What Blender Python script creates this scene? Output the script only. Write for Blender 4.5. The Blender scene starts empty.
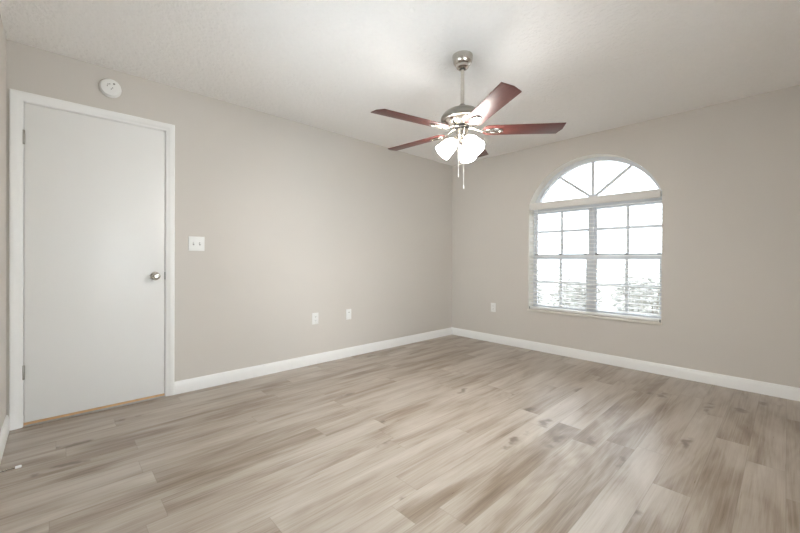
import bpy, bmesh, math, random
from mathutils import Vector, Matrix

scene = bpy.context.scene
COL = scene.collection

# ------------------------------------------------------------------ camera
cam_data = bpy.data.cameras.new('camera')
cam = bpy.data.objects.new('camera', cam_data)
COL.objects.link(cam)
YAW, PITCH, ROLL = -0.81691, -0.00284, 0.00385
fwd = Vector((math.sin(YAW) * math.cos(PITCH), math.cos(YAW) * math.cos(PITCH), math.sin(PITCH)))
rgt = Vector((math.cos(YAW), -math.sin(YAW), 0))
upv = rgt.cross(fwd)
r2 = rgt * math.cos(ROLL) + upv * math.sin(ROLL)
u2 = upv * math.cos(ROLL) - rgt * math.sin(ROLL)
M = Matrix((r2, u2, -fwd)).transposed().to_4x4()
M.translation = Vector((3.3353, -4.1713, 1.0764))
cam.matrix_world = M
cam_data.sensor_width = 36.0
cam_data.lens = 363.93 / 800 * 36.0
cam_data.shift_y = -5.58 / 800
cam_data.clip_start = 0.03
scene.camera = cam

# ------------------------------------------------------------------ world and exposure
SKY = 10.0
LAMP = 34.0          # luminance of the lit frosted lamp shades
BULB_W = 8.0         # light of each bulb out of its shade
world = bpy.data.worlds.new('sky')
scene.world = world
world.use_nodes = True
bg = world.node_tree.nodes['Background']
bg.inputs['Color'].default_value = (0.86, 0.93, 1.0, 1)
bg.inputs['Strength'].default_value = SKY
vs = scene.view_settings
scene.display_settings.display_device = 'sRGB'
vs.view_transform = 'Standard'
vs.look = 'None'
vs.exposure = 0.16
vs.gamma = 1.0
vs.use_curve_mapping = False
cy = scene.cycles
cy.max_bounces = 12
cy.diffuse_bounces = 8
cy.glossy_bounces = 4
cy.transparent_max_bounces = 16
cy.use_denoising = True

random.seed(4)
H = 2.44             # ceiling height
RX, RY = 3.70, -4.408  # far right wall, wall behind the camera

# ------------------------------------------------------------------ materials
def new_mat(name):
    m = bpy.data.materials.new(name)
    m.use_nodes = True
    nt = m.node_tree
    return m, nt, nt.nodes['Principled BSDF']

def node(nt, kind, **kw):
    n = nt.nodes.new(kind)
    for k, v in kw.items():
        setattr(n, k, v)
    return n

def math_node(nt, op, a, b=None, c=None):
    n = nt.nodes.new('ShaderNodeMath'); n.operation = op
    for i, v in enumerate((a, b, c)):
        if v is None: continue
        if isinstance(v, (int, float)): n.inputs[i].default_value = v
        else: nt.links.new(v, n.inputs[i])
    return n.outputs[0]

def plain(name, col, rough=0.5, metal=0.0, spec=0.5, noise=0.0, scale=30, bump=0.0, bump_scale=200, bump_dist=0.004):
    m, nt, p = new_mat(name)
    p.inputs['Base Color'].default_value = (*col, 1)
    p.inputs['Roughness'].default_value = rough
    p.inputs['Metallic'].default_value = metal
    p.inputs['Specular IOR Level'].default_value = spec
    tc = node(nt, 'ShaderNodeTexCoord')
    if noise:
        n = node(nt, 'ShaderNodeTexNoise'); n.inputs['Scale'].default_value = scale; n.inputs['Detail'].default_value = 3
        nt.links.new(tc.outputs['Object'], n.inputs['Vector'])
        mx = node(nt, 'ShaderNodeMix', data_type='RGBA')
        mx.inputs['A'].default_value = (*[c * (1 - noise) for c in col], 1)
        mx.inputs['B'].default_value = (*[min(1, c * (1 + noise)) for c in col], 1)
        nt.links.new(n.outputs['Fac'], mx.inputs['Factor'])
        nt.links.new(mx.outputs['Result'], p.inputs['Base Color'])
    if bump:
        n = node(nt, 'ShaderNodeTexNoise'); n.inputs['Scale'].default_value = bump_scale; n.inputs['Detail'].default_value = 4
        nt.links.new(tc.outputs['Object'], n.inputs['Vector'])
        b = node(nt, 'ShaderNodeBump'); b.inputs['Strength'].default_value = bump; b.inputs['Distance'].default_value = bump_dist
        nt.links.new(n.outputs['Fac'], b.inputs['Height'])
        nt.links.new(b.outputs['Normal'], p.inputs['Normal'])
    return m

MAT = {}
MAT['wall'] = plain('greige_wall_paint', (0.63, 0.592, 0.548), 0.75, spec=0.25, noise=0.02, scale=1.5, bump=0.05, bump_scale=160)
MAT['reveal'] = plain('cream_reveal', (0.88, 0.85, 0.78), 0.7, spec=0.25, noise=0.02, scale=4)  # paler than the wall colour
MAT['ceiling'] = plain('textured_ceiling_paint', (0.88, 0.865, 0.85), 0.9, spec=0.1, noise=0.02, scale=40, bump=1.0, bump_scale=42, bump_dist=0.009)
MAT['trim'] = plain('white_trim_paint', (0.86, 0.855, 0.84), 0.35, spec=0.4, noise=0.01, scale=5)
MAT['door'] = plain('white_door_paint', (0.83, 0.825, 0.81), 0.33, spec=0.4, noise=0.012, scale=3)
MAT['plastic'] = plain('white_plastic', (0.83, 0.83, 0.81), 0.35, noise=0.01, scale=30)
MAT['plastic_shade'] = plain('grey_plastic_slot', (0.30, 0.29, 0.28), 0.5, noise=0.03, scale=60)
MAT['dark'] = plain('dark_plastic', (0.05, 0.05, 0.05), 0.5, noise=0.05, scale=60)
MAT['nickel'] = plain('brushed_nickel', (0.60, 0.57, 0.52), 0.24, metal=1.0, noise=0.06, scale=25)
MAT['nickel_dome'] = plain('darker_nickel', (0.36, 0.345, 0.31), 0.3, metal=1.0, noise=0.08, scale=25)  # darker nickel for the motor dome
MAT['nickel_dark'] = plain('dark_gap_metal', (0.10, 0.095, 0.09), 0.35, metal=0.8, noise=0.05, scale=60)
MAT['hinge'] = plain('dull_steel', (0.40, 0.385, 0.35), 0.4, metal=1.0, noise=0.08, scale=60)
MAT['raw_wood'] = plain('raw_pine', (0.70, 0.45, 0.25), 0.6, noise=0.12, scale=40)
MAT['strip'] = plain('grey_metal_strip', (0.45, 0.44, 0.43), 0.4, metal=0.5, noise=0.05, scale=40)
MAT['vinyl'] = plain('white_vinyl_frame', (0.67, 0.685, 0.71), 0.45, noise=0.015, scale=20)
MAT['slat'] = plain('white_faux_wood_blind', (0.84, 0.83, 0.81), 0.45, noise=0.015, scale=30)
MAT['valance'] = plain('shaded_valance', (0.74, 0.72, 0.685), 0.5, noise=0.015, scale=30)  # blind white darkened: the valance's backlit shade is put into the colour
MAT['cord'] = plain('white_cord_lit_chain', (0.72, 0.71, 0.69), 0.7, noise=0.03, scale=90)
MAT['marble'] = plain('cream_marble_sill', (0.72, 0.68, 0.62), 0.3, noise=0.08, scale=14)
MAT['rubber'] = plain('white_rubber', (0.85, 0.85, 0.85), 0.6, noise=0.02, scale=60)
MAT['leaf'] = plain('shrub_leaf', (0.33, 0.32, 0.29), 0.6, noise=0.35, scale=9)
MAT['twig'] = plain('shrub_twig', (0.2, 0.17, 0.14), 0.8, noise=0.2, scale=30)
MAT['ground'] = plain('pale_ground', (0.52, 0.50, 0.45), 0.9, spec=0.1, noise=0.12, scale=3)  # even pale colour with slight noise
MAT['stucco'] = plain('outside_stucco', (0.7, 0.67, 0.62), 0.9, noise=0.05, scale=20)

def glass_mat(name, tint):
    m, nt, p = new_mat(name)
    out = nt.nodes['Material Output']
    nt.nodes.remove(p)
    tr = node(nt, 'ShaderNodeBsdfTransparent'); tr.inputs['Color'].default_value = (*tint, 1)
    gl = node(nt, 'ShaderNodeBsdfGlossy'); gl.inputs['Roughness'].default_value = 0.02
    fr = node(nt, 'ShaderNodeFresnel'); fr.inputs['IOR'].default_value = 1.35
    mx = node(nt, 'ShaderNodeMixShader')
    nt.links.new(fr.outputs[0], mx.inputs[0]); nt.links.new(tr.outputs[0], mx.inputs[1]); nt.links.new(gl.outputs[0], mx.inputs[2])
    nt.links.new(mx.outputs[0], out.inputs['Surface'])
    return m
MAT['glass'] = glass_mat('thin_window_glass', (0.94, 0.96, 0.955))
MAT['dimming_glass'] = glass_mat('dimming_window_glass', (0.68, 0.69, 0.695))  # tint added to dim the sky through the arched window's panes

def lamp_mat(name, strength, col=(1.0, 0.97, 0.92)):
    m, nt, p = new_mat(name)
    p.inputs['Base Color'].default_value = (0.9, 0.88, 0.84, 1)
    p.inputs['Roughness'].default_value = 0.4
    tc = node(nt, 'ShaderNodeTexCoord')
    n = node(nt, 'ShaderNodeTexNoise'); n.inputs['Scale'].default_value = 20
    nt.links.new(tc.outputs['Object'], n.inputs['Vector'])
    s = math_node(nt, 'MULTIPLY_ADD', n.outputs['Fac'], strength * 0.1, strength * 0.95)
    p.inputs['Emission Color'].default_value = (*col, 1)
    nt.links.new(s, p.inputs['Emission Strength'])
    return m
MAT['lamp'] = lamp_mat('lit_frosted_glass', LAMP)
MAT['bulb'] = lamp_mat('lit_bulb', LAMP * 1.5)

def blade_mat():
    m, nt, p = new_mat('cherry_blade_veneer')
    tc = node(nt, 'ShaderNodeTexCoord')
    mp = node(nt, 'ShaderNodeMapping'); mp.inputs['Scale'].default_value = (4, 60, 20)
    nt.links.new(tc.outputs['Object'], mp.inputs['Vector'])
    n = node(nt, 'ShaderNodeTexNoise'); n.inputs['Scale'].default_value = 3; n.inputs['Detail'].default_value = 5
    nt.links.new(mp.outputs[0], n.inputs['Vector'])
    cr = node(nt, 'ShaderNodeValToRGB')
    cr.color_ramp.elements[0].position = 0.3; cr.color_ramp.elements[0].color = (0.075, 0.019, 0.016, 1)
    cr.color_ramp.elements[1].position = 0.7; cr.color_ramp.elements[1].color = (0.135, 0.036, 0.028, 1)
    nt.links.new(n.outputs['Fac'], cr.inputs[0]); nt.links.new(cr.outputs[0], p.inputs['Base Color'])
    p.inputs['Roughness'].default_value = 0.42
    p.inputs['Specular IOR Level'].default_value = 0.75
    return m
MAT['blade'] = blade_mat()

def floor_mat():
    m, nt, p = new_mat('grey_oak_vinyl_plank')
    L = nt.links.new
    tc = node(nt, 'ShaderNodeTexCoord')
    sep = node(nt, 'ShaderNodeSeparateXYZ'); L(tc.outputs['Object'], sep.inputs[0])
    X, Y = sep.outputs[0], sep.outputs[1]
    W, LEN = 0.1475, 1.22
    xs = math_node(nt, 'DIVIDE', math_node(nt, 'SUBTRACT', X, 1.27 - 10 * W), W)
    row = math_node(nt, 'FLOOR', xs); fx = math_node(nt, 'FRACT', xs)
    wn = node(nt, 'ShaderNodeTexWhiteNoise', noise_dimensions='1D'); L(row, wn.inputs['W'])
    ys = math_node(nt, 'ADD', math_node(nt, 'DIVIDE', math_node(nt, 'ADD', Y, 20), LEN), math_node(nt, 'MULTIPLY', wn.outputs['Value'], 7.31))
    col = math_node(nt, 'FLOOR', ys); fy = math_node(nt, 'FRACT', ys)
    cmb = node(nt, 'ShaderNodeCombineXYZ'); L(row, cmb.inputs[0]); L(col, cmb.inputs[1])
    wn2 = node(nt, 'ShaderNodeTexWhiteNoise', noise_dimensions='2D'); L(cmb.outputs[0], wn2.inputs['Vector'])
    pid = wn2.outputs['Value']
    # each plank has its own patch of grain
    gx = math_node(nt, 'MULTIPLY_ADD', pid, 37.0, X)
    gy = math_node(nt, 'MULTIPLY_ADD', wn2.outputs['Color'], 53.0, Y)
    gv = node(nt, 'ShaderNodeCombineXYZ'); L(gx, gv.inputs[0]); L(gy, gv.inputs[1]); L(pid, gv.inputs[2])
    def noise(sx, sy, scale, detail, dist=0.0, rough=0.5):
        mp = node(nt, 'ShaderNodeMapping'); mp.inputs['Scale'].default_value = (sx, sy, 1)
        L(gv.outputs[0], mp.inputs['Vector'])
        n = node(nt, 'ShaderNodeTexNoise'); n.inputs['Scale'].default_value = scale
        n.inputs['Detail'].default_value = detail; n.inputs['Distortion'].default_value = dist; n.inputs['Roughness'].default_value = rough
        L(mp.outputs[0], n.inputs['Vector'])
        return n.outputs['Fac']
    broad = noise(1.0, 0.095, 8.5, 3, 0.6, 0.5)     # long dark and light streaks
    fine = noise(1.0, 0.022, 170, 4, 0.3, 0.65)     # pores
    blotch = noise(1.0, 0.22, 5.5, 3, 1.1)          # smoky patches
    mid = noise(1.0, 0.025, 46, 3, 0.6, 0.6)        # grain bundles
    # cathedral rings: bands of a stretched noise field
    fld = noise(1.0, 0.085, 5.0, 1, 0.3)
    ring = math_node(nt, 'SINE', math_node(nt, 'MULTIPLY', fld, 110.0))
    ring = math_node(nt, 'MULTIPLY_ADD', ring, 0.5, 0.5)
    v = math_node(nt, 'MULTIPLY', math_node(nt, 'SUBTRACT', broad, 0.5), 0.80)
    v = math_node(nt, 'MULTIPLY_ADD', math_node(nt, 'SUBTRACT', mid, 0.5), 0.24, v)
    v = math_node(nt, 'MULTIPLY_ADD', math_node(nt, 'SUBTRACT', fine, 0.5), 0.50, v)
    v = math_node(nt, 'MULTIPLY_ADD', math_node(nt, 'SUBTRACT', ring, 0.5), 0.07, v)
    v = math_node(nt, 'MULTIPLY_ADD', math_node(nt, 'SUBTRACT', blotch, 0.5), 0.95, v)
    v = math_node(nt, 'MULTIPLY_ADD', math_node(nt, 'SUBTRACT', pid, 0.5), 0.17, v)
    v = math_node(nt, 'ADD', v, 0.50)
    cr = node(nt, 'ShaderNodeValToRGB')
    e = cr.color_ramp.elements
    e[0].position = 0.0; e[0].color = (0.135, 0.094, 0.062, 1)
    e[1].position = 1.0; e[1].color = (0.54, 0.485, 0.425, 1)
    for pos, c in ((0.28, (0.245, 0.190, 0.142)), (0.52, (0.370, 0.315, 0.262)), (0.75, (0.445, 0.395, 0.342))):
        k = e.new(pos); k.color = (*c, 1)
    L(v, cr.inputs[0])
    # knots
    mpk = node(nt, 'ShaderNodeMapping'); mpk.inputs['Scale'].default_value = (1.0, 0.32, 1); L(gv.outputs[0], mpk.inputs['Vector'])
    vor = node(nt, 'ShaderNodeTexVoronoi', feature='F1', voronoi_dimensions='2D'); vor.inputs['Scale'].default_value = 2.6; nk = node(nt, 'ShaderNodeTexNoise'); nk.inputs['Scale'].default_value = 9; nk.inputs['Detail'].default_value = 3; L(gv.outputs[0], nk.inputs['Vector'])
    vm_ = node(nt, 'ShaderNodeVectorMath', operation='MULTIPLY_ADD'); L(nk.outputs['Color'], vm_.inputs[0]); vm_.inputs[1].default_value = (0.10, 0.16, 0); L(mpk.outputs[0], vm_.inputs[2])
    L(vm_.outputs[0], vor.inputs['Vector'])
    kn = node(nt, 'ShaderNodeMapRange'); L(vor.outputs['Distance'], kn.inputs['Value'])
    kn.inputs['From Min'].default_value = 0.01; kn.inputs['From Max'].default_value = 0.10
    kn.interpolation_type = 'SMOOTHERSTEP'
    kn.inputs['To Min'].default_value = 0.75; kn.inputs['To Max'].default_value = 0.0
    sc_ = node(nt, 'ShaderNodeSeparateColor'); L(vor.outputs['Color'], sc_.inputs[0])
    few = math_node(nt, 'GREATER_THAN', sc_.outputs[0], 0.3)
    kf = math_node(nt, 'MULTIPLY', kn.outputs[0], few)
    mxk = node(nt, 'ShaderNodeMix', data_type='RGBA'); L(kf, mxk.inputs['Factor'])
    L(cr.outputs[0], mxk.inputs['A']); mxk.inputs['B'].default_value = (0.13, 0.095, 0.068, 1)
    # joints between planks
    ex = math_node(nt, 'MINIMUM', fx, math_node(nt, 'SUBTRACT', 1.0, fx))
    ey = math_node(nt, 'MULTIPLY', math_node(nt, 'MINIMUM', fy, math_node(nt, 'SUBTRACT', 1.0, fy)), LEN / W)
    edge = math_node(nt, 'MINIMUM', ex, ey)
    jn = node(nt, 'ShaderNodeMapRange'); L(edge, jn.inputs['Value'])
    jn.inputs['From Min'].default_value = 0.0; jn.inputs['From Max'].default_value = 0.014
    jn.inputs['To Min'].default_value = 0.45; jn.inputs['To Max'].default_value = 0.0
    mxj = node(nt, 'ShaderNodeMix', data_type='RGBA'); L(jn.outputs[0], mxj.inputs['Factor'])
    L(mxk.outputs['Result'], mxj.inputs['A']); mxj.inputs['B'].default_value = (0.16, 0.125, 0.095, 1)
    L(mxj.outputs['Result'], p.inputs['Base Color'])
    ro = math_node(nt, 'MULTIPLY_ADD', fine, 0.12, 0.24)
    L(ro, p.inputs['Roughness'])
    p.inputs['Specular IOR Level'].default_value = 0.5
    b = node(nt, 'ShaderNodeBump'); b.inputs['Strength'].default_value = 0.12; b.inputs['Distance'].default_value = 0.002
    L(fine, b.inputs['Height']); L(b.outputs['Normal'], p.inputs['Normal'])
    return m
MAT['floor'] = floor_mat()

# ------------------------------------------------------------------ mesh helpers
class MB:
    def __init__(self):
        self.bm = bmesh.new()
    def box(self, a, b, bevel=0.0, seg=2, mi=0):
        x0, y0, z0 = (min(p, q) for p, q in zip(a, b)); x1, y1, z1 = (max(p, q) for p, q in zip(a, b))
        vs_ = [self.bm.verts.new(p) for p in ((x0,y0,z0),(x1,y0,z0),(x1,y1,z0),(x0,y1,z0),(x0,y0,z1),(x1,y0,z1),(x1,y1,z1),(x0,y1,z1))]
        fs = [self.bm.faces.new([vs_[i] for i in f]) for f in ((0,3,2,1),(4,5,6,7),(0,1,5,4),(1,2,6,5),(2,3,7,6),(3,0,4,7))]
        for f in fs: f.material_index = mi
        if bevel:
            es = list({e for f in fs for e in f.edges})
            bmesh.ops.bevel(self.bm, geom=es, offset=bevel, segments=seg, affect='EDGES', profile=0.5)
        return self
    def lathe(self, prof, mat=None, seg=40):
        """prof: (radius, height) pairs, turned about local z and moved by mat"""
        mat = mat or Matrix()
        rings = []
        for r, h in prof:
            if r < 1e-6: rings.append([self.bm.verts.new(mat @ Vector((0, 0, h)))])
            else: rings.append([self.bm.verts.new(mat @ Vector((r * math.cos(2*math.pi*i/seg), r * math.sin(2*math.pi*i/seg), h))) for i in range(seg)])
        for a, b in zip(rings, rings[1:]):
            for i in range(seg):
                j = (i + 1) % seg
                if len(a) == 1 and len(b) == 1: continue
                if len(a) == 1: self.bm.faces.new((a[0], b[j], b[i]))
                elif len(b) == 1: self.bm.faces.new((a[i], a[j], b[0]))
                else: self.bm.faces.new((a[i], a[j], b[j], b[i]))
        return self
    def tube(self, pts, rad, seg=10, closed=False, flat=1.0, up=Vector((0, 0, 1))):
        pts = [Vector(p) for p in pts]; n = len(pts)
        rad = rad if isinstance(rad, (list, tuple)) else [rad] * n
        rings = []
        for i, p in enumerate(pts):
            if closed: t = pts[(i + 1) % n] - pts[i - 1]
            else: t = pts[min(i + 1, n - 1)] - pts[max(i - 1, 0)]
            t.normalize()
            s = t.cross(up)
            if s.length < 1e-4: s = t.cross(Vector((1, 0, 0)))
            s.normalize(); w = s.cross(t)
            rings.append([self.bm.verts.new(p + (s * math.cos(2*math.pi*k/seg) + w * flat * math.sin(2*math.pi*k/seg)) * rad[i]) for k in range(seg)])
        m = n if closed else n - 1
        for i in range(m):
            a, b = rings[i], rings[(i + 1) % n]
            for k in range(seg):
                l = (k + 1) % seg
                self.bm.faces.new((a[k], a[l], b[l], b[k]))
        if not closed:
            self.bm.faces.new(rings[0][::-1]); self.bm.faces.new(rings[-1])
        return self
    def prism(self, poly, z0, z1, mat=None, bevel=0.0):
        """a flat outline (x, y) given thickness from z0 to z1"""
        mat = mat or Matrix()
        a = [self.bm.verts.new(mat @ Vector((x, y, z0))) for x, y in poly]
        b = [self.bm.verts.new(mat @ Vector((x, y, z1))) for x, y in poly]
        n = len(poly)
        fs = [self.bm.faces.new(a[::-1]), self.bm.faces.new(b)]
        for i in range(n):
            j = (i + 1) % n
            fs.append(self.bm.faces.new((a[i], a[j], b[j], b[i])))
        if bevel:
            es = list({e for f in fs[:2] for e in f.edges})
            bmesh.ops.bevel(self.bm, geom=es, offset=bevel, segments=2, affect='EDGES', profile=0.5)
        return self
    def sweep(self, loops):
        """loops: a list of vertex rows of equal length, joined row to row"""
        rows = [[self.bm.verts.new(p) for p in row] for row in loops]
        for a, b in zip(rows, rows[1:]):
            for i in range(len(a) - 1):
                self.bm.faces.new((a[i], a[i + 1], b[i + 1], b[i]))
        return self
    def build(self, name, mats, parent=None, loc=None, smooth=35):
        bmesh.ops.recalc_face_normals(self.bm, faces=self.bm.faces)
        me = bpy.data.meshes.new(name)
        self.bm.to_mesh(me); self.bm.free()
        for mm in (mats if isinstance(mats, (list, tuple)) else [mats]): me.materials.append(mm)
        if smooth:
            me.shade_smooth(); me.set_sharp_from_angle(angle=math.radians(smooth))
        o = bpy.data.objects.new(name, me)
        COL.objects.link(o)
        if loc: o.location = loc
        if parent: o.parent = parent
        return o

def empty(name, loc=(0, 0, 0)):
    o = bpy.data.objects.new(name, None)
    o.empty_display_size = 0.1
    COL.objects.link(o); o.location = loc
    return o

def tag(o, label=None, cat=None, group=None, kind=None):
    if label: o['label'] = label
    if cat: o['category'] = cat
    if group: o['group'] = group
    if kind: o['kind'] = kind
    return o

def struct(o, label, cat):
    return tag(o, label, cat, kind='structure')

# ------------------------------------------------------------------ room shell
m = MB(); m.box((-0.12, RY - 0.12, -0.1), (RX + 0.12, 0.2, 0))
struct(m.build('floor', MAT['floor']), 'grey brown oak plank floor across the empty room', 'floor')
m = MB(); m.box((-0.12, RY - 0.12, H), (RX + 0.12, 0.2, H + 0.1))
struct(m.build('ceiling', MAT['ceiling']), 'off white textured ceiling above the fan', 'ceiling')

DY0, DY1, DZ = -4.333, -3.562, 2.073      # clear door opening
JT = 0.016
m = MB()
m.box((-0.12, RY - 0.12, 0), (0, DY0 - JT, H)); m.box((-0.12, DY1 + JT, 0), (0, 0.2, H)); m.box((-0.12, DY0 - JT, DZ + JT), (0, DY1 + JT, H))
struct(m.build('wall_left', MAT['wall'], smooth=0), 'greige wall on the left with the white door', 'wall')

# window wall, with an arched opening
WX0, WX1, WZ0 = 1.178, 2.518, 0.466
WC = (WX0 + WX1) / 2
AR, AZ = 0.71, 1.505                       # arch radius and centre height
WT = 0.20                                  # wall thickness
def opening(inset=0.0, n=36, base=None, side=None, shift=0.0):
    hw = (WX1 - WX0) / 2 - (inset if side is None else side); R_ = AR - inset
    a0 = math.acos(hw / R_)
    pts = [(WC + shift - hw, WZ0 if base is None else base)]
    for i in range(n + 1):
        a = math.pi - a0 - (math.pi - 2 * a0) * i / n
        pts.append((WC + shift + R_ * math.cos(a), AZ + R_ * math.sin(a)))
    pts.append((WC + shift + hw, WZ0 if base is None else base))
    return pts
m = MB(); bm = m.bm
op = opening()
arch = op[1:-1]
def vq(pts, mi=0):
    f = bm.faces.new([bm.verts.new(p) for p in pts]); f.material_index = mi
for yy in (0.0, WT):
    vq([(0 - 0.0, yy, 0), (WX0, yy, 0), (WX0, yy, H), (0, yy, H)])
    vq([(WX1, yy, 0), (RX, yy, 0), (RX, yy, H), (WX1, yy, H)])
    vq([(WX0, yy, 0), (WX1, yy, 0), (WX1, yy, WZ0), (WX0, yy, WZ0)])
    for (xa, za), (xb, zb_) in zip(arch, arch[1:]):
        vq([(xa, yy, za), (xb, yy, zb_), (xb, yy, H), (xa, yy, H)])
for (xa, za), (xb, zb_) in zip(op, op[1:]):
    vq([(xa, 0, za), (xb, 0, zb_), (xb, WT, zb_), (xa, WT, za)], 1)
vq([(WX0, 0, WZ0), (WX1, 0, WZ0), (WX1, WT, WZ0), (WX0, WT, WZ0)], 1)
vq([(0, 0, H), (RX, 0, H), (RX, WT, H), (0, WT, H)]); vq([(0, 0, 0), (RX, 0, 0), (RX, WT, 0), (0, WT, 0)])
vq([(0, 0, 0), (0, WT, 0), (0, WT, H), (0, 0, H)]); vq([(RX, 0, 0), (RX, WT, 0), (RX, WT, H), (RX, 0, H)])
bmesh.ops.remove_doubles(bm, verts=bm.verts, dist=1e-5)
struct(m.build('wall_back', [MAT['wall'], MAT['reveal']], smooth=20), 'greige wall pierced by the arched window', 'wall')

UX0, UX1, UZ0, UZ1 = 1.30, 2.30, 0.70, 1.75       # opening for the added fill window behind the camera
m = MB(); m.box((0, RY - 0.12, 0), (UX0, RY, H)); m.box((UX1, RY - 0.12, 0), (RX, RY, H)); m.box((UX0, RY - 0.12, 0), (UX1, RY, UZ0)); m.box((UX0, RY - 0.12, UZ1), (UX1, RY, H))
struct(m.build('wall_front', MAT['wall'], smooth=0), 'greige wall at the far left edge beside the door', 'wall')
VY0, VY1, VZ0, VZ1 = -3.60, -2.55, 0.40, 1.75      # opening for the added fill window right of the camera
m = MB(); m.box((RX, RY - 0.12, 0), (RX + 0.12, VY0, H)); m.box((RX, VY1, 0), (RX + 0.12, WT, H)); m.box((RX, VY0, 0), (RX + 0.12, VY1, VZ0)); m.box((RX, VY0, VZ1), (RX + 0.12, VY1, H))
struct(m.build('wall_right', MAT['wall'], smooth=0), 'greige wall to the right of the camera', 'wall')

# baseboards: one moulded section run along each wall
BB = [(0, 0.0), (0.016, 0.0), (0.016, 0.052), (0.0145, 0.060), (0.0145, 0.074), (0.011, 0.082), (0.010, 0.090), (0.006, 0.098), (0, 0.100)]
def baseboard(name, a, b, nrm, label):
    a, b, nrm = Vector(a), Vector(b), Vector(nrm)
    m = MB()
    m.sweep([[p + nrm * t + Vector((0, 0, z)) for t, z in BB] for p in (a, b)])
    for row in (a, b):
        m.bm.faces.new([m.bm.verts.new(row + nrm * t + Vector((0, 0, z))) for t, z in BB])
    bmesh.ops.remove_doubles(m.bm, verts=m.bm.verts, dist=1e-6)
    return struct(m.build(name, MAT['trim'], smooth=30), label, 'baseboard')
CW = 0.058
baseboard('baseboard_left', (0, DY1 + 0.004 + CW, 0), (0, 0, 0), (1, 0, 0), 'white moulded baseboard right of the door')
baseboard('baseboard_back', (0, 0, 0), (RX, 0, 0), (0, -1, 0), 'white moulded baseboard under the window')
baseboard('baseboard_front', (0, RY, 0), (RX, RY, 0), (0, 1, 0), 'white baseboard behind the spring door stop')
baseboard('baseboard_right', (RX, RY, 0), (RX, 0, 0), (-1, 0, 0), 'white baseboard on the wall right of the camera')

# door casing, mitred at its upper corners
CS = [(0, 0), (0, 0.009), (0.006, 0.011), (0.020, 0.012), (0.026, 0.016), (0.044, 0.018), (0.053, 0.018), (CW, 0.014), (CW, 0)]
m = MB()
ca, cb, ct = DY0 - 0.004, DY1 + 0.004, DZ + 0.004
m.sweep([[(t, ca - w, 0), (t, ca - w, ct + w), (t, cb + w, ct + w), (t, cb + w, 0)] for w, t in CS])
struct(m.build('trim_1', MAT['trim'], smooth=30), 'white moulded casing around the door', 'door casing')

# ------------------------------------------------------------------ door
door = empty('door_1', (0, DY0, 0))
struct(door, 'plain flat white door with a nickel knob', 'door')
def dpart(m, name, mat, parent=door, smooth=35):
    o = m.build(name, mat, None, smooth=smooth)
    o.parent = parent
    off = Vector((0, DY0, 0)) if parent is door else Vector()
    if parent is door: o.location = -off
    return o
m = MB(); m.box((-0.036, DY0 + 0.003, 0.025), (0.0, DY1 - 0.003, DZ - 0.003), 0.0015)
slab = dpart(m, 'door_slab', MAT['door'])
m = MB()
m.box((-0.12, DY0 - JT, 0), (0, DY0, DZ)); m.box((-0.12, DY1, 0), (0, DY1 + JT, DZ)); m.box((-0.12, DY0 - JT, DZ), (0, DY1 + JT, DZ + JT))
m.box((-0.07, DY0, 0), (-0.037, DY0 + 0.012, DZ)); m.box((-0.07, DY1 - 0.012, 0), (-0.037, DY1, DZ)); m.box((-0.07, DY0, DZ - 0.012), (-0.037, DY1, DZ))
dpart(m, 'door_jamb', MAT['trim'], smooth=0)
m = MB(); m.box((-0.11, DY0, 0), (-0.006, DY1, 0.0215), 0.002); m.box((-0.11, DY0, 0.02), (-0.04, DY1, 0.045), 0.002)  # raised rear lip is added to block daylight under the door
tag(dpart(m, 'threshold', MAT['raw_wood']), 'raw orange wood threshold')
m = MB(); m.box((-0.006, DY0 + 0.002, 0), (0.013, DY1 - 0.002, 0.008), 0.003)
tag(dpart(m, 'floor_strip', MAT['strip']), 'thin grey metal strip')
for z in (1.803, 0.301):
    m = MB()
    m.lathe([(0, 0), (0.0045, 0.001), (0.0066, 0.004), (0.0066, 0.089), (0.0045, 0.092), (0, 0.093)], Matrix.Translation((0.0045, DY0 + 0.0005, z)), 16)
    m.box((-0.002, DY0 - 0.003, z + 0.003), (0.002, DY0 + 0.0035, z + 0.09))
    tag(dpart(m, 'hinge', MAT['hinge']), 'dull steel hinge knuckle')
rotx = Matrix.Rotation(math.pi / 2, 4, 'Y')        # local z to world x
KY, KZ = -3.628, 0.945
m = MB()
m.lathe([(0, 0), (0.033, 0), (0.033, 0.003), (0.030, 0.007), (0.018, 0.010), (0.0125, 0.014), (0.0115, 0.028), (0.014, 0.032), (0.022, 0.036),
         (0.0268, 0.043), (0.0275, 0.050), (0.0255, 0.057), (0.020, 0.062), (0.012, 0.0635), (0.0105, 0.061), (0, 0.061)], Matrix.Translation((0, KY, KZ)) @ rotx, 40)
knob = tag(dpart(m, 'door_knob', MAT['nickel']), 'round brushed nickel knob')
m = MB(); m.lathe([(0, 0.0), (0.004, 0.0), (0.004, 0.0035), (0, 0.004)], Matrix.Translation((0.0605, KY, KZ)) @ rotx, 16)
m.build('lock_button', MAT['nickel_dark'], knob)
m = MB(); m.box((-0.03, DY1 - 0.0032, KZ - 0.029), (0.0030, DY1 + 0.0010, KZ + 0.029), 0.0006)
tag(dpart(m, 'latch_plate', MAT['nickel_dark']), 'narrow steel latch plate')

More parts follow.
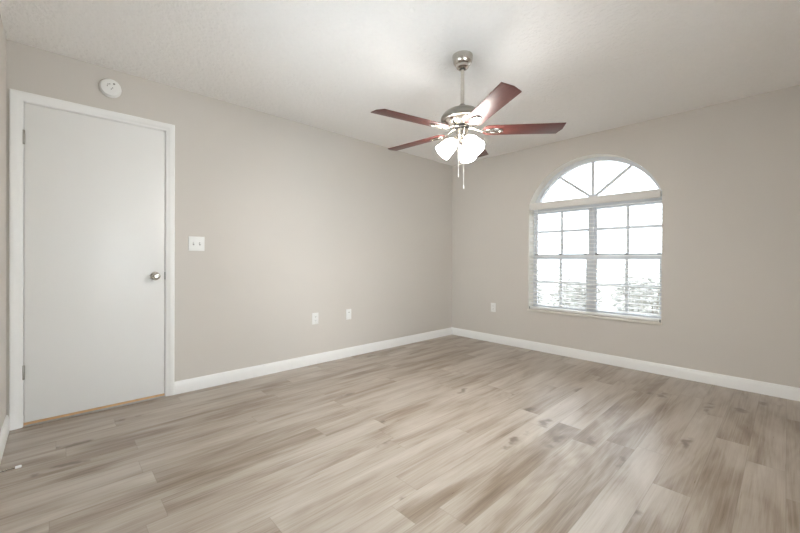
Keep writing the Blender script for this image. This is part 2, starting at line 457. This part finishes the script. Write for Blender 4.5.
# ------------------------------------------------------------------ window
win = empty('window_1', (WC, 0, WZ0))
struct(win, 'arched white window with a fan light and grids', 'window')
WOFF = Vector((WC, 0, WZ0))
def wpart(m, name, mat, parent=win, smooth=30):
    o = m.build(name, mat, parent, smooth=smooth)
    if parent is win: o.location = -WOFF
    return o
FY0, FY1 = 0.125, 0.195                    # window unit in the depth of the wall
def ring(m, out_pts, in_pts, y0, y1):
    n = len(out_pts)
    rows = []
    for y, pts in ((y0, out_pts), (y0, in_pts), (y1, in_pts), (y1, out_pts), (y0, out_pts)):
        rows.append([(x, y, z) for x, z in pts])
    m.sweep(rows)
    for k in (0, -1):
        m.bm.faces.new([m.bm.verts.new((p[0], y, p[1])) for p, y in ((out_pts[k], y0), (in_pts[k], y0), (in_pts[k], y1), (out_pts[k], y1))])
    bmesh.ops.remove_doubles(m.bm, verts=m.bm.verts, dist=1e-6)
SZ = 0.490                                 # top of the sill
TZ0, TZ1 = 1.665, 1.768                    # transom under the fan light
m = MB()
arch_out = [(WX0 + 0.001, TZ1)] + [q for q in opening(0.001)[1:-1] if q[1] > TZ1] + [(WX1 - 0.001, TZ1)]
k_ = len(arch_out)
arch_in = []
for i in range(k_):                        # inner edge of the arched head, ending on the transom
    h2 = math.acos((TZ1 - AZ) / (AR - 0.042))
    a = math.pi / 2 + h2 - 2 * h2 * i / (k_ - 1)
    arch_in.append((WC + 0.008 + (AR - 0.042) * math.cos(a), AZ + (AR - 0.042) * math.sin(a)))
ring(m, arch_out, arch_in, FY0, FY1)
m.box((WX0 + 0.001, FY0, SZ), (WX0 + 0.016, FY1, TZ1)); m.box((WX1 - 0.016, FY0, SZ), (WX1 - 0.001, FY1, TZ1))
m.box((WX0 + 0.016, FY0, SZ), (WX1 - 0.016, FY1, SZ + 0.012))
wpart(m, 'frame', MAT['vinyl'])
m = MB(); m.box((WX0 + 0.016, FY0 - 0.002, TZ0), (WX1 - 0.016, FY1, TZ1), 0.004)
wpart(m, 'transom', MAT['vinyl'])
m = MB(); m.box((WC - 0.029, FY0 - 0.002, SZ + 0.012), (WC + 0.029, FY1, TZ0), 0.003)
wpart(m, 'mullion', MAT['vinyl'])
MZ0, MZ1 = 1.092, 1.152                    # meeting rail
def sash(x0, x1, z0, z1, y0, y1, st, rb, rt, zmun):
    m = MB()
    m.box((x0, y0, z0), (x0 + st, y1, z1)); m.box((x1 - st, y0, z0), (x1, y1, z1))
    m.box((x0 + st, y0, z0), (x1 - st, y1, z0 + rb)); m.box((x0 + st, y0, z1 - rt), (x1 - st, y1, z1))
    s = wpart(m, 'sash', MAT['vinyl'], smooth=0)
    xm = (x0 + x1) / 2; ym = (y0 + y1) / 2
    m = MB()
    m.box((xm - 0.0145, ym - 0.007, z0 + rb), (xm + 0.0145, ym + 0.007, z1 - rt)); m.box((x0 + st, ym - 0.0065, zmun - 0.0145), (x1 - st, ym + 0.0065, zmun + 0.0145))
    m.build('muntin', MAT['vinyl'], s, smooth=0)
    m = MB(); m.box((x0 + st - 0.004, ym - 0.002, z0 + rb - 0.004), (x1 - st + 0.004, ym + 0.002, z1 - rt + 0.004))
    m.build('pane', MAT['dimming_glass'], s, smooth=0)
    return s
for x0, x1 in ((WX0 + 0.016, WC - 0.029), (WC + 0.029, WX1 - 0.016)):
    sash(x0, x1, MZ0, TZ0, 0.163, 0.190, 0.015, 0.060, 0.02, 1.425)
    s = sash(x0, x1, SZ + 0.012, MZ1, 0.130, 0.158, 0.026, 0.030, 0.060, 0.815)
    for xl in (x0 + 0.03, (x0 + x1) / 2, x1 - 0.03):
        m = MB(); m.box((xl - 0.016, 0.118, MZ1 - 0.012), (xl + 0.016, 0.131, MZ1 + 0.004), 0.002); m.box((xl - 0.005, 0.112, MZ1 - 0.004), (xl + 0.010, 0.120, MZ1 + 0.003), 0.001)
        m.build('sash_latch', MAT['plastic_shade'], s)
# fan light over the transom
HX, HZ = WC + 0.004, TZ1 + 0.006
IR = AR - 0.042
for ang in (38, 90, 142):
    a = math.radians(ang)
    dx, dz = math.cos(a), math.sin(a)
    # meets the inner arch
    ox, oz = HX - WC, HZ - AZ
    b_ = ox * dx + oz * dz; c_ = ox * ox + oz * oz - IR * IR
    t = -b_ + math.sqrt(b_ * b_ - c_) + 0.004
    px, pz = -dz * 0.0145, dx * 0.0145
    m = MB()
    q = [(HX - px, HZ - pz), (HX + px, HZ + pz), (HX + dx * t + px, HZ + dz * t + pz), (HX + dx * t - px, HZ + dz * t - pz)]
    m.prism(q, -0.172, -0.150, Matrix.Rotation(math.pi / 2, 4, 'X'))
    wpart(m, 'fan_muntin', MAT['vinyl'], smooth=0)
m = MB(); m.prism([(HX + 0.035 * math.cos(math.pi * i / 16), TZ1 + 0.030 * math.sin(math.pi * i / 16)) for i in range(17)], -0.174, -0.148, Matrix.Rotation(math.pi / 2, 4, 'X'))
wpart(m, 'fan_hub', MAT['vinyl'])
m = MB(); m.prism([(x, z) for x, z in opening(0.036, base=TZ1 - 0.004, side=0.06) if z > TZ1 - 0.006], -0.164, -0.160, Matrix.Rotation(math.pi / 2, 4, 'X'))
wpart(m, 'fan_pane', MAT['dimming_glass'], smooth=0)
m = MB(); m.box((WX0 + 0.002, -0.0005, WZ0 + 0.001), (WX1 - 0.002, 0.19, SZ), 0.003)
m.box((WX0 - 0.008, -0.020, WZ0 + 0.001), (WX1 + 0.008, -0.001, SZ), 0.003)
tag(wpart(m, 'sill', MAT['marble']), 'cream stone sill')

# fill-light windows added in the two walls the camera has its back to
def build_fill_window(name, label, wid, hgt, loc, rz):
    w = empty(name, loc); w.rotation_euler = (0, 0, rz)
    struct(w, label, 'window')
    m = MB()                                 # local x along the wall, y out of the room
    m.box((-wid / 2, 0.05, 0), (-wid / 2 + 0.045, 0.11, hgt)); m.box((wid / 2 - 0.045, 0.05, 0), (wid / 2, 0.11, hgt))
    m.box((-wid / 2 + 0.045, 0.05, 0), (wid / 2 - 0.045, 0.11, 0.045)); m.box((-wid / 2 + 0.045, 0.05, hgt - 0.045), (wid / 2 - 0.045, 0.11, hgt))
    m.build('frame', MAT['vinyl'], w, smooth=0)
    m = MB(); m.box((-wid / 2 + 0.04, 0.078, 0.04), (wid / 2 - 0.04, 0.082, hgt - 0.04))
    m.build('pane', MAT['glass'], w, smooth=0)
build_fill_window('fill_window_2', 'added unseen window for fill daylight in the wall right of the camera', VY1 - VY0, VZ1 - VZ0, (RX, (VY0 + VY1) / 2, VZ0), -math.pi / 2)
build_fill_window('fill_window_3', 'small added unseen window for fill daylight in the wall behind the camera', UX1 - UX0, UZ1 - UZ0, ((UX0 + UX1) / 2, RY, UZ0), math.pi)

# ------------------------------------------------------------------ blind
blind = empty('window_blind', (WC, 0.035, 1.70))
tag(blind, 'white horizontal slat blind lowered and open inside the arched window', 'blind')
BOFF = Vector((WC, 0.035, 1.70))
def bpart(m, name, mat, smooth=35):
    o = m.build(name, mat, blind, smooth=smooth); o.location = -BOFF; return o
BX0, BX1 = WX0 + 0.012, WX1 - 0.012
m = MB()
m.box((BX0, -0.006, 1.680), (BX1, 0.004, 1.763), 0.003); m.box((BX0, -0.009, 1.742), (BX1, -0.004, 1.757), 0.002); m.box((BX0, -0.009, 1.684), (BX1, -0.004, 1.694), 0.002)
bpart(m, 'valance', MAT['valance'])
m = MB(); m.box((BX0 + 0.002, 0.008, 1.695), (BX1 - 0.002, 0.062, 1.745), 0.002)
bpart(m, 'headrail', MAT['slat'])
SX0, SX1 = WX0 + 0.006, WX1 - 0.006
m = MB()
nsl = 26
for i in range(nsl):
    z = 0.558 + i * (1.655 - 0.558) / (nsl - 1)
    rows = []
    for k in range(7):
        v = -1 + k / 3.0
        rows.append((0.036 + 0.025 * v, z + 0.0025 * (1 - v * v) + 0.002 * v))
    loop = rows + [(y, zz - 0.0026) for y, zz in rows[::-1]] + [rows[0]]
    m.sweep([[(SX0, y, zz), (SX1, y, zz)] for y, zz in loop])
    for xx in (SX0, SX1):
        m.bm.faces.new([m.bm.verts.new((xx, y, zz)) for y, zz in loop[:-1]])
bmesh.ops.remove_doubles(m.bm, verts=m.bm.verts, dist=1e-6)
bpart(m, 'slats', MAT['slat'])
m = MB(); m.box((SX0, 0.010, 0.496), (SX1, 0.062, 0.520), 0.004)
bpart(m, 'bottom_rail', MAT['slat'])
for xc in (WX0 + 0.17, WC, WX1 - 0.17):
    m = MB()
    for y in (0.0095, 0.0625):
        m.tube([(xc, y, 0.515), (xc, y, 1.70)], 0.0011, 6)
    bpart(m, 'ladder_cord', MAT['cord'])
m = MB(); m.tube([(1.292, -0.014, 1.69), (1.292, -0.016, 1.65), (1.292, -0.017, 1.16), (1.292, -0.017, 1.13)], [0.002, 0.004, 0.004, 0.005], 8)
bpart(m, 'tilt_wand', MAT['slat'])
for xx in (SX0 + 0.006, SX1 - 0.006):
    m = MB(); m.box((xx - 0.006, 0.004, SZ), (xx + 0.006, 0.010, 0.518), 0.001)
    bpart(m, 'hold_down_bracket', MAT['plastic_shade'])

# ------------------------------------------------------------------ ceiling fan
FX, FYc = 1.842, -2.203
fan = empty('ceiling_fan', (FX, FYc, H))
tag(fan, 'brushed nickel ceiling fan with five cherry blades and three lit lamp shades', 'ceiling fan')
def fpart(m, name, mat, parent=fan, smooth=35):
    return m.build(name, mat, parent, smooth=smooth)
T = Matrix.Translation((0, 0, -H))         # profiles below carry world heights
m = MB()
m.lathe([(0, H), (0.067, H), (0.0675, 2.432), (0.066, 2.426), (0.0665, 2.420), (0.063, 2.400), (0.055, 2.384), (0.044, 2.377), (0.043, 2.372), (0.041, 2.362), (0.032, 2.354), (0.021, 2.352), (0.020, 2.360), (0, 2.362)], T, 48)
can = fpart(m, 'canopy', MAT['nickel'])
m = MB(); m.lathe([(0.0125, 2.346), (0.019, 2.350), (0.0205, 2.357), (0.0125, 2.363)], T, 24)
m.build('hanger_ball', MAT['nickel_dark'], can)
m = MB(); m.lathe([(0, 2.365), (0.0125, 2.365), (0.0125, 2.125), (0.0125, 2.10), (0, 2.10)], T, 24)
fpart(m, 'downrod', MAT['nickel'])
m = MB()
m.lathe([(0, 2.116), (0.017, 2.116), (0.021, 2.111), (0.022, 2.100), (0.030, 2.088), (0.064, 2.084), (0.096, 2.073), (0.118, 2.058), (0.133, 2.042), (0.141, 2.029),
         (0.143, 2.020), (0.141, 2.010), (0.134, 2.004), (0.126, 2.003), (0.124, 2.006), (0, 2.010)], T, 64)
mh = fpart(m, 'motor_housing', MAT['nickel_dome'])
m = MB()
m.lathe([(0, 2.012), (0.122, 2.008), (0.121, 2.001), (0.108, 1.988), (0.090, 1.977), (0.070, 1.971), (0.050, 1.969), (0, 1.969)], T, 64)
m.build('motor_bowl', MAT['nickel'], mh)
m = MB()
m.lathe([(0, 1.9695), (0.048, 1.9695), (0.050, 1.967), (0.050, 1.958), (0.046, 1.955), (0, 1.955)], T, 40)
fpart(m, 'flywheel', MAT['nickel_dark'])
m = MB()
m.lathe([(0, 1.956), (0.034, 1.956), (0.039, 1.952), (0.040, 1.947), (0.040, 1.912), (0.042, 1.909), (0.042, 1.903), (0.038, 1.899), (0.036, 1.890), (0.028, 1.881), (0.012, 1.877), (0.008, 1.870), (0, 1.868)], T, 40)
fpart(m, 'switch_housing', MAT['nickel'])

ZB, BR_ = 1.940, 0.648
BW0, BW1 = 0.059, 0.0645
def blade_mesh():
    pts = [(0.135, 0.022), (0.135, -0.022), (0.145, -0.043), (0.168, -BW0), (BR_, -BW1), (BR_, 0.0075), (BR_ - 0.025, BW1), (0.168, BW0), (0.145, 0.043)]
    m = MB(); m.prism(pts[::-1], -0.003, 0.003, bevel=0.0012)
    return m
def iron_mesh():
    m = MB()
    m.tube([(0.044, 0, 0.0215), (0.070, 0, 0.0195), (0.100, 0, 0.006), (0.130, 0, -0.005), (0.158, 0, -0.0075)], [0.014, 0.012, 0.0105, 0.010, 0.012], 12, flat=0.55)
    n = 32
    m.tube([(0.208 + 0.050 * math.cos(2*math.pi*i/n), 0.023 * math.sin(2*math.pi*i/n), -0.0072) for i in range(n)], 0.0082, 10, closed=True, flat=0.5)
    m.tube([(0.158, 0, -0.0072), (0.208, 0, -0.0068), (0.252, 0, -0.0072)], [0.006, 0.005, 0.006], 8, flat=0.5)
    return m
blade0 = fpart(blade_mesh(), 'blade', MAT['blade'])
iron0 = fpart(iron_mesh(), 'blade_iron', MAT['nickel'])
screws0 = []
for sx, sy in ((0.180, 0.020), (0.180, -0.020), (0.250, 0)):
    m = MB(); m.lathe([(0, -0.0135), (0.0035, -0.0125), (0.0045, -0.0105), (0, -0.0105)], Matrix.Translation((sx, sy, 0)), 12)
    screws0.append(m.build('screw', MAT['nickel'], iron0))
for k in range(5):
    az = math.radians(41.5 - 72 * k)
    if k == 0: b, i_ = blade0, iron0
    else:
        b = blade0.copy(); COL.objects.link(b)
        i_ = iron0.copy(); COL.objects.link(i_)
        for sc_ in screws0:
            s_ = sc_.copy(); COL.objects.link(s_); s_.parent = i_
    for o in (b, i_):
        o.location = (0, 0, ZB - H)
        o.rotation_euler = (math.radians(-9.5), 0, az)

for th in (228.8, 348.8, 108.8):
    a = math.radians(th)
    hx, hy = math.cos(a), math.sin(a)
    axis = Vector((hx * 0.7071, hy * 0.7071, -0.7071))
    q = Vector((0, 0, 1)).rotation_difference(axis).to_matrix().to_4x4()
    n0 = Vector((hx * 0.046, hy * 0.046, 1.880 - H))
    m = MB()
    m.tube([(hx * 0.030, hy * 0.030, 1.905 - H), (hx * 0.040, hy * 0.040, 1.892 - H), tuple(n0 - axis * 0.006)], [0.008, 0.009, 0.012], 12)
    m.lathe([(0, -0.010), (0.014, -0.010), (0.022, -0.006), (0.029, 0.002), (0.030, 0.012), (0.027, 0.014), (0, 0.014)], Matrix.Translation(n0) @ q, 28)
    fpart(m, 'lamp_holder', MAT['nickel'])
    m = MB()
    prof = [(0.026, 0.0125), (0.029, 0.016), (0.036, 0.028), (0.047, 0.050), (0.050, 0.076), (0.0535, 0.104), (0.056, 0.124), (0.0572, 0.128)]
    m.lathe(prof + [(r - 0.0028, h - 0.0005) for r, h in prof[::-1]], Matrix.Translation(n0) @ q, 40)
    sh = tag(fpart(m, 'lamp_shade', MAT['lamp']), 'lit frosted glass bell shade')
    m = MB()
    m.lathe([(0.011, 0.014), (0.012, 0.026), (0.020, 0.045), (0.0245, 0.062), (0.022, 0.078), (0.012, 0.088), (0, 0.090)], Matrix.Translation(n0) @ q, 24)
    m.build('bulb', MAT['bulb'], sh)
    ld = bpy.data.lights.new('bulb_light', 'SPOT')
    ld.energy = BULB_W * 4; ld.color = (1.0, 0.97, 0.92); ld.shadow_soft_size = 0.03
    ld.spot_size = math.radians(165); ld.spot_blend = 1.0
    lo = bpy.data.objects.new('bulb_light', ld); COL.objects.link(lo)
    lo.parent = sh; lo.location = n0 + axis * 0.105
    lo.rotation_euler = Vector((0, 0, -1)).rotation_difference(axis).to_euler()

R_AX = Vector((0.684, 0.729, 0)); T_AX = Vector((0.729, -0.684, 0))   # across the view, towards the camera
for s, tw, zb_, ztop in ((-0.030, 0.034, 1.622, 1.90), (0.003, 0.041, 1.545, 1.90)):
    p0 = R_AX * s + T_AX * tw
    m = MB()
    m.tube([(p0.x * 0.8, p0.y * 0.8, ztop + 0.004 - H), (p0.x, p0.y, ztop - H), (p0.x, p0.y, ztop - 0.02 - H), (p0.x, p0.y, zb_ + 0.02 - H)], 0.0016, 8)
    ch = fpart(m, 'pull_chain', MAT['cord'])  # chain's brightness as lit nickel is put into this white colour
    m = MB(); m.lathe([(0, 0.026), (0.002, 0.026), (0.0032, 0.018), (0.0038, 0.006), (0.003, 0.001), (0, 0)], Matrix.Translation((p0.x, p0.y, zb_ - H)), 12)
    m.build('pull_knob', MAT['cord'], ch)

# ------------------------------------------------------------------ things on the walls
# smoke alarm
sm = empty('smoke_detector', (0, -3.900, 2.297))
tag(sm, 'round white smoke detector on the wall above the door', 'smoke detector')
m = MB(); m.lathe([(0, 0), (0.064, 0), (0.064, 0.010), (0.061, 0.014), (0, 0.014)], rotx, 48)
m.build('base_plate', MAT['plastic'], sm)
m = MB(); m.lathe([(0, 0.014), (0.054, 0.014), (0.054, 0.019), (0.0605, 0.020), (0.0605, 0.028), (0.057, 0.034), (0.050, 0.037), (0, 0.039)], rotx, 48)
cov = m.build('cover', MAT['plastic'], sm)
m = MB(); m.lathe([(0, 0.0375), (0.0065, 0.0375), (0.0065, 0.0395), (0, 0.0405)], Matrix.Translation((0, 0.018, 0.026)) @ rotx, 20)
m.build('test_button', MAT['plastic_shade'], cov)
m = MB()
for yy, zz in ((-0.006, 0.020), (-0.016, 0.016), (-0.020, 0.004), (0.010, -0.004), (0.002, -0.014)):
    m.box((0.036, yy - 0.0022, zz - 0.0045), (0.0392, yy + 0.0022, zz + 0.0045))
m.build('vent_slot', MAT['plastic_shade'], cov, smooth=0)

# double switch
sw = empty('light_switch', (0, -3.341, 1.203))
tag(sw, 'square white double light switch on the wall right of the door', 'light switch')
m = MB(); m.box((0, -0.059, -0.059), (0.006, 0.059, 0.059), 0.0025)
m.build('switch_plate', MAT['plastic'], sw)
for s in (-0.023, 0.023):
    m = MB(); m.box((0.005, s - 0.0055, -0.0125), (0.0066, s + 0.0055, 0.0125), 0.0003)
    slot = m.build('toggle_slot', MAT['plastic_shade'], sw)
    m = MB(); m.prism([(0.005, -0.006), (0.018, 0.004), (0.017, 0.010), (0.005, 0.006)], s - 0.0045, s + 0.0045, Matrix(((1,0,0,0),(0,0,1,0),(0,1,0,0),(0,0,0,1))))
    m.build('toggle', MAT['plastic'], slot)
for s in (-0.023, 0.023):
    for z in (-0.030, 0.030):
        m = MB(); m.lathe([(0, 0.0055), (0.003, 0.0055), (0.003, 0.0066), (0, 0.007)], Matrix.Translation((0, s, z)) @ rotx, 12)
        m.build('screw', MAT['plastic'], sw)

def duplex(name, loc, rz, label, group):
    o = empty(name, loc); o.rotation_euler = (0, 0, rz)
    tag(o, label, 'outlet', group)
    m = MB(); m.box((0, -0.036, -0.0585), (0.006, 0.036, 0.0585), 0.0025)
    m.build('cover_plate', MAT['plastic'], o)
    for z in (-0.0195, 0.0195):
        m = MB(); m.prism([(-0.0125, -0.014), (0.0125, -0.014), (0.0165, -0.008), (0.0165, 0.008), (0.0125, 0.014), (-0.0125, 0.014), (-0.0165, 0.008), (-0.0165, -0.008)], 0.005, 0.0078,
                          Matrix.Translation((0, 0, z)) @ Matrix(((0,0,1,0),(1,0,0,0),(0,1,0,0),(0,0,0,1))))
        r_ = m.build('socket', MAT['plastic'], o)
        m = MB()
        for yy, hh in ((-0.006, 0.0045), (0.006, 0.0038)):
            m.box((0.0074, yy - 0.0011, z + 0.002 - hh), (0.0081, yy + 0.0011, z + 0.002 + hh))
        m.lathe([(0, 0.0074), (0.0024, 0.0074), (0.0024, 0.0081), (0, 0.0081)], Matrix.Translation((0, 0, z - 0.008)) @ rotx, 12)
        m.build('socket_slot', MAT['dark'], r_, smooth=0)
    m = MB(); m.lathe([(0, 0.0055), (0.003, 0.0055), (0.003, 0.0066), (0, 0.007)], rotx, 12)
    m.build('screw', MAT['plastic'], o)
    return o
duplex('wall_outlet', (0, -2.238, 0.468), 0, 'white power outlet low on the left wall, the one nearer the door', 'wall outlets')
duplex('wall_outlet', (0.690, 0, 0.457), -math.pi / 2, 'white power outlet low on the window wall left of the window', 'wall outlets')
jk = empty('wall_jack', (0, -1.820, 0.471))
tag(jk, 'white jack plate low on the left wall, the one nearer the room corner', 'wall jack')
m = MB(); m.box((0, -0.034, -0.0575), (0.006, 0.034, 0.0575), 0.0025)
m.build('cover_plate', MAT['plastic'], jk)
m = MB(); m.box((0.005, -0.008, 0.014), (0.0075, 0.008, 0.030), 0.001)
pt = m.build('port', MAT['plastic'], jk)
m = MB(); m.box((0.007, -0.0055, 0.017), (0.0078, 0.0055, 0.027))
m.build('port_opening', MAT['plastic_shade'], pt, smooth=0)
for z in (-0.042, 0.042):
    m = MB(); m.lathe([(0, 0.0055), (0.003, 0.0055), (0.003, 0.0066), (0, 0.007)], Matrix.Translation((0, 0, z)) @ rotx, 12)
    m.build('screw', MAT['plastic'], jk)

# spring door stop
ds = empty('door_stop', (0.762, RY + 0.016, 0.056))
tag(ds, 'thin spring door stop with white tip on the baseboard at far left', 'door stop')
roty = Matrix.Rotation(-math.pi / 2, 4, 'X')       # local z to world +y
m = MB(); m.lathe([(0, 0), (0.011, 0), (0.011, 0.003), (0.006, 0.007), (0, 0.007)], roty, 20)
m.build('base', MAT['hinge'], ds)
m = MB()
N = 260
m.tube([(0.0032 * math.cos(i * 0.9), 0.006 + 0.064 * i / N, 0.0032 * math.sin(i * 0.9)) for i in range(N + 1)], 0.0011, 6)
m.tube([(0, 0.004, 0), (0, 0.072, 0)], 0.0026, 8)
m.build('spring', MAT['nickel'], ds)
m = MB(); m.lathe([(0, 0.068), (0.0055, 0.068), (0.0065, 0.071), (0.0065, 0.086), (0.005, 0.090), (0, 0.090)], roty, 20)
tag(m.build('tip', MAT['rubber'], ds), 'white rubber tip')

# ------------------------------------------------------------------ outside the window
m = MB(); m.box((-40, WT + 0.01, -0.35), (40, 60, -0.2))
struct(m.build('ground', MAT['ground'], smooth=0), 'pale ground outside the window', 'ground')

def shrub(x, y, w, h, seed, label):
    rnd = random.Random(seed)
    o = empty('shrub', (x, y, -0.2))
    tag(o, label, 'shrub', 'shrubs outside the window')
    m = MB()
    for k in range(7):
        a = rnd.uniform(0, 6.28); r = rnd.uniform(0.1, 0.8) * w / 2
        m.tube([(0.03 * math.cos(a), 0.03 * math.sin(a), 0), (0.5 * r * math.cos(a), 0.5 * r * math.sin(a), h * 0.45), (r * math.cos(a + 0.3), r * math.sin(a + 0.3), h * rnd.uniform(0.75, 1.08))], [0.012, 0.008, 0.003], 6)
    m.build('stem', MAT['twig'], o)
    m = MB(); bm_ = m.bm
    for k in range(1100):
        while True:
            p = Vector((rnd.uniform(-1, 1), rnd.uniform(-1, 1), rnd.uniform(-1, 1)))
            if 0.35 < p.length < 1: break
        lump = 1 + 0.22 * math.sin(p.x * 5 + seed) * math.cos(p.y * 4 + seed * 2)
        c = Vector((p.x * w / 2 * lump, p.y * w / 2 * lump, h * 0.55 + p.z * h * 0.48 * lump))
        d = Vector((rnd.gauss(0, 1), rnd.gauss(0, 1), rnd.gauss(0, 0.7))).normalized()
        s = d.cross(Vector((rnd.gauss(0, 1), rnd.gauss(0, 1), rnd.gauss(0, 1)))).normalized()
        l = rnd.uniform(0.03, 0.06); wd = l * 0.32
        bm_.faces.new([bm_.verts.new(q) for q in (c - d * l, c + s * wd, c + d * l, c - s * wd)])
    m.build('foliage', MAT['leaf'], o, smooth=0)
SH = [(-1.65, 2.75, 0.90, 0.84, 'leafy shrub outside, beyond the left end of the front row'),
      (-0.45, 2.75, 0.90, 0.86, 'leafy shrub outside in the front row, behind the left jamb of the arched window'),
      (0.72, 2.70, 0.92, 0.88, 'leafy shrub outside in the front row, behind the left sash of the arched window'),
      (1.88, 2.75, 0.92, 0.98, 'leafy shrub outside in the front row, behind the right sash of the arched window'),
      (3.05, 2.75, 0.90, 0.90, 'leafy shrub outside, beyond the right end of the front row'),
      (-2.2, 3.95, 0.92, 0.85, 'leafy shrub outside, beyond the left end of the back row'),
      (-1.02, 4.00, 0.92, 0.86, 'leafy shrub outside in the back row, leftmost of those seen through the blind'),
      (0.15, 3.95, 0.92, 0.86, 'leafy shrub outside in the back row, in the gap left of the middle front shrub'),
      (1.30, 4.00, 0.92, 0.96, 'leafy shrub outside in the back row, rightmost of those seen through the blind'),
      (2.50, 3.95, 0.92, 0.95, 'leafy shrub outside, beyond the right end of the back row')]
for i, (x, y, w, h, lb) in enumerate(SH):
    shrub(x, y, w, h, 10 + i, lb)
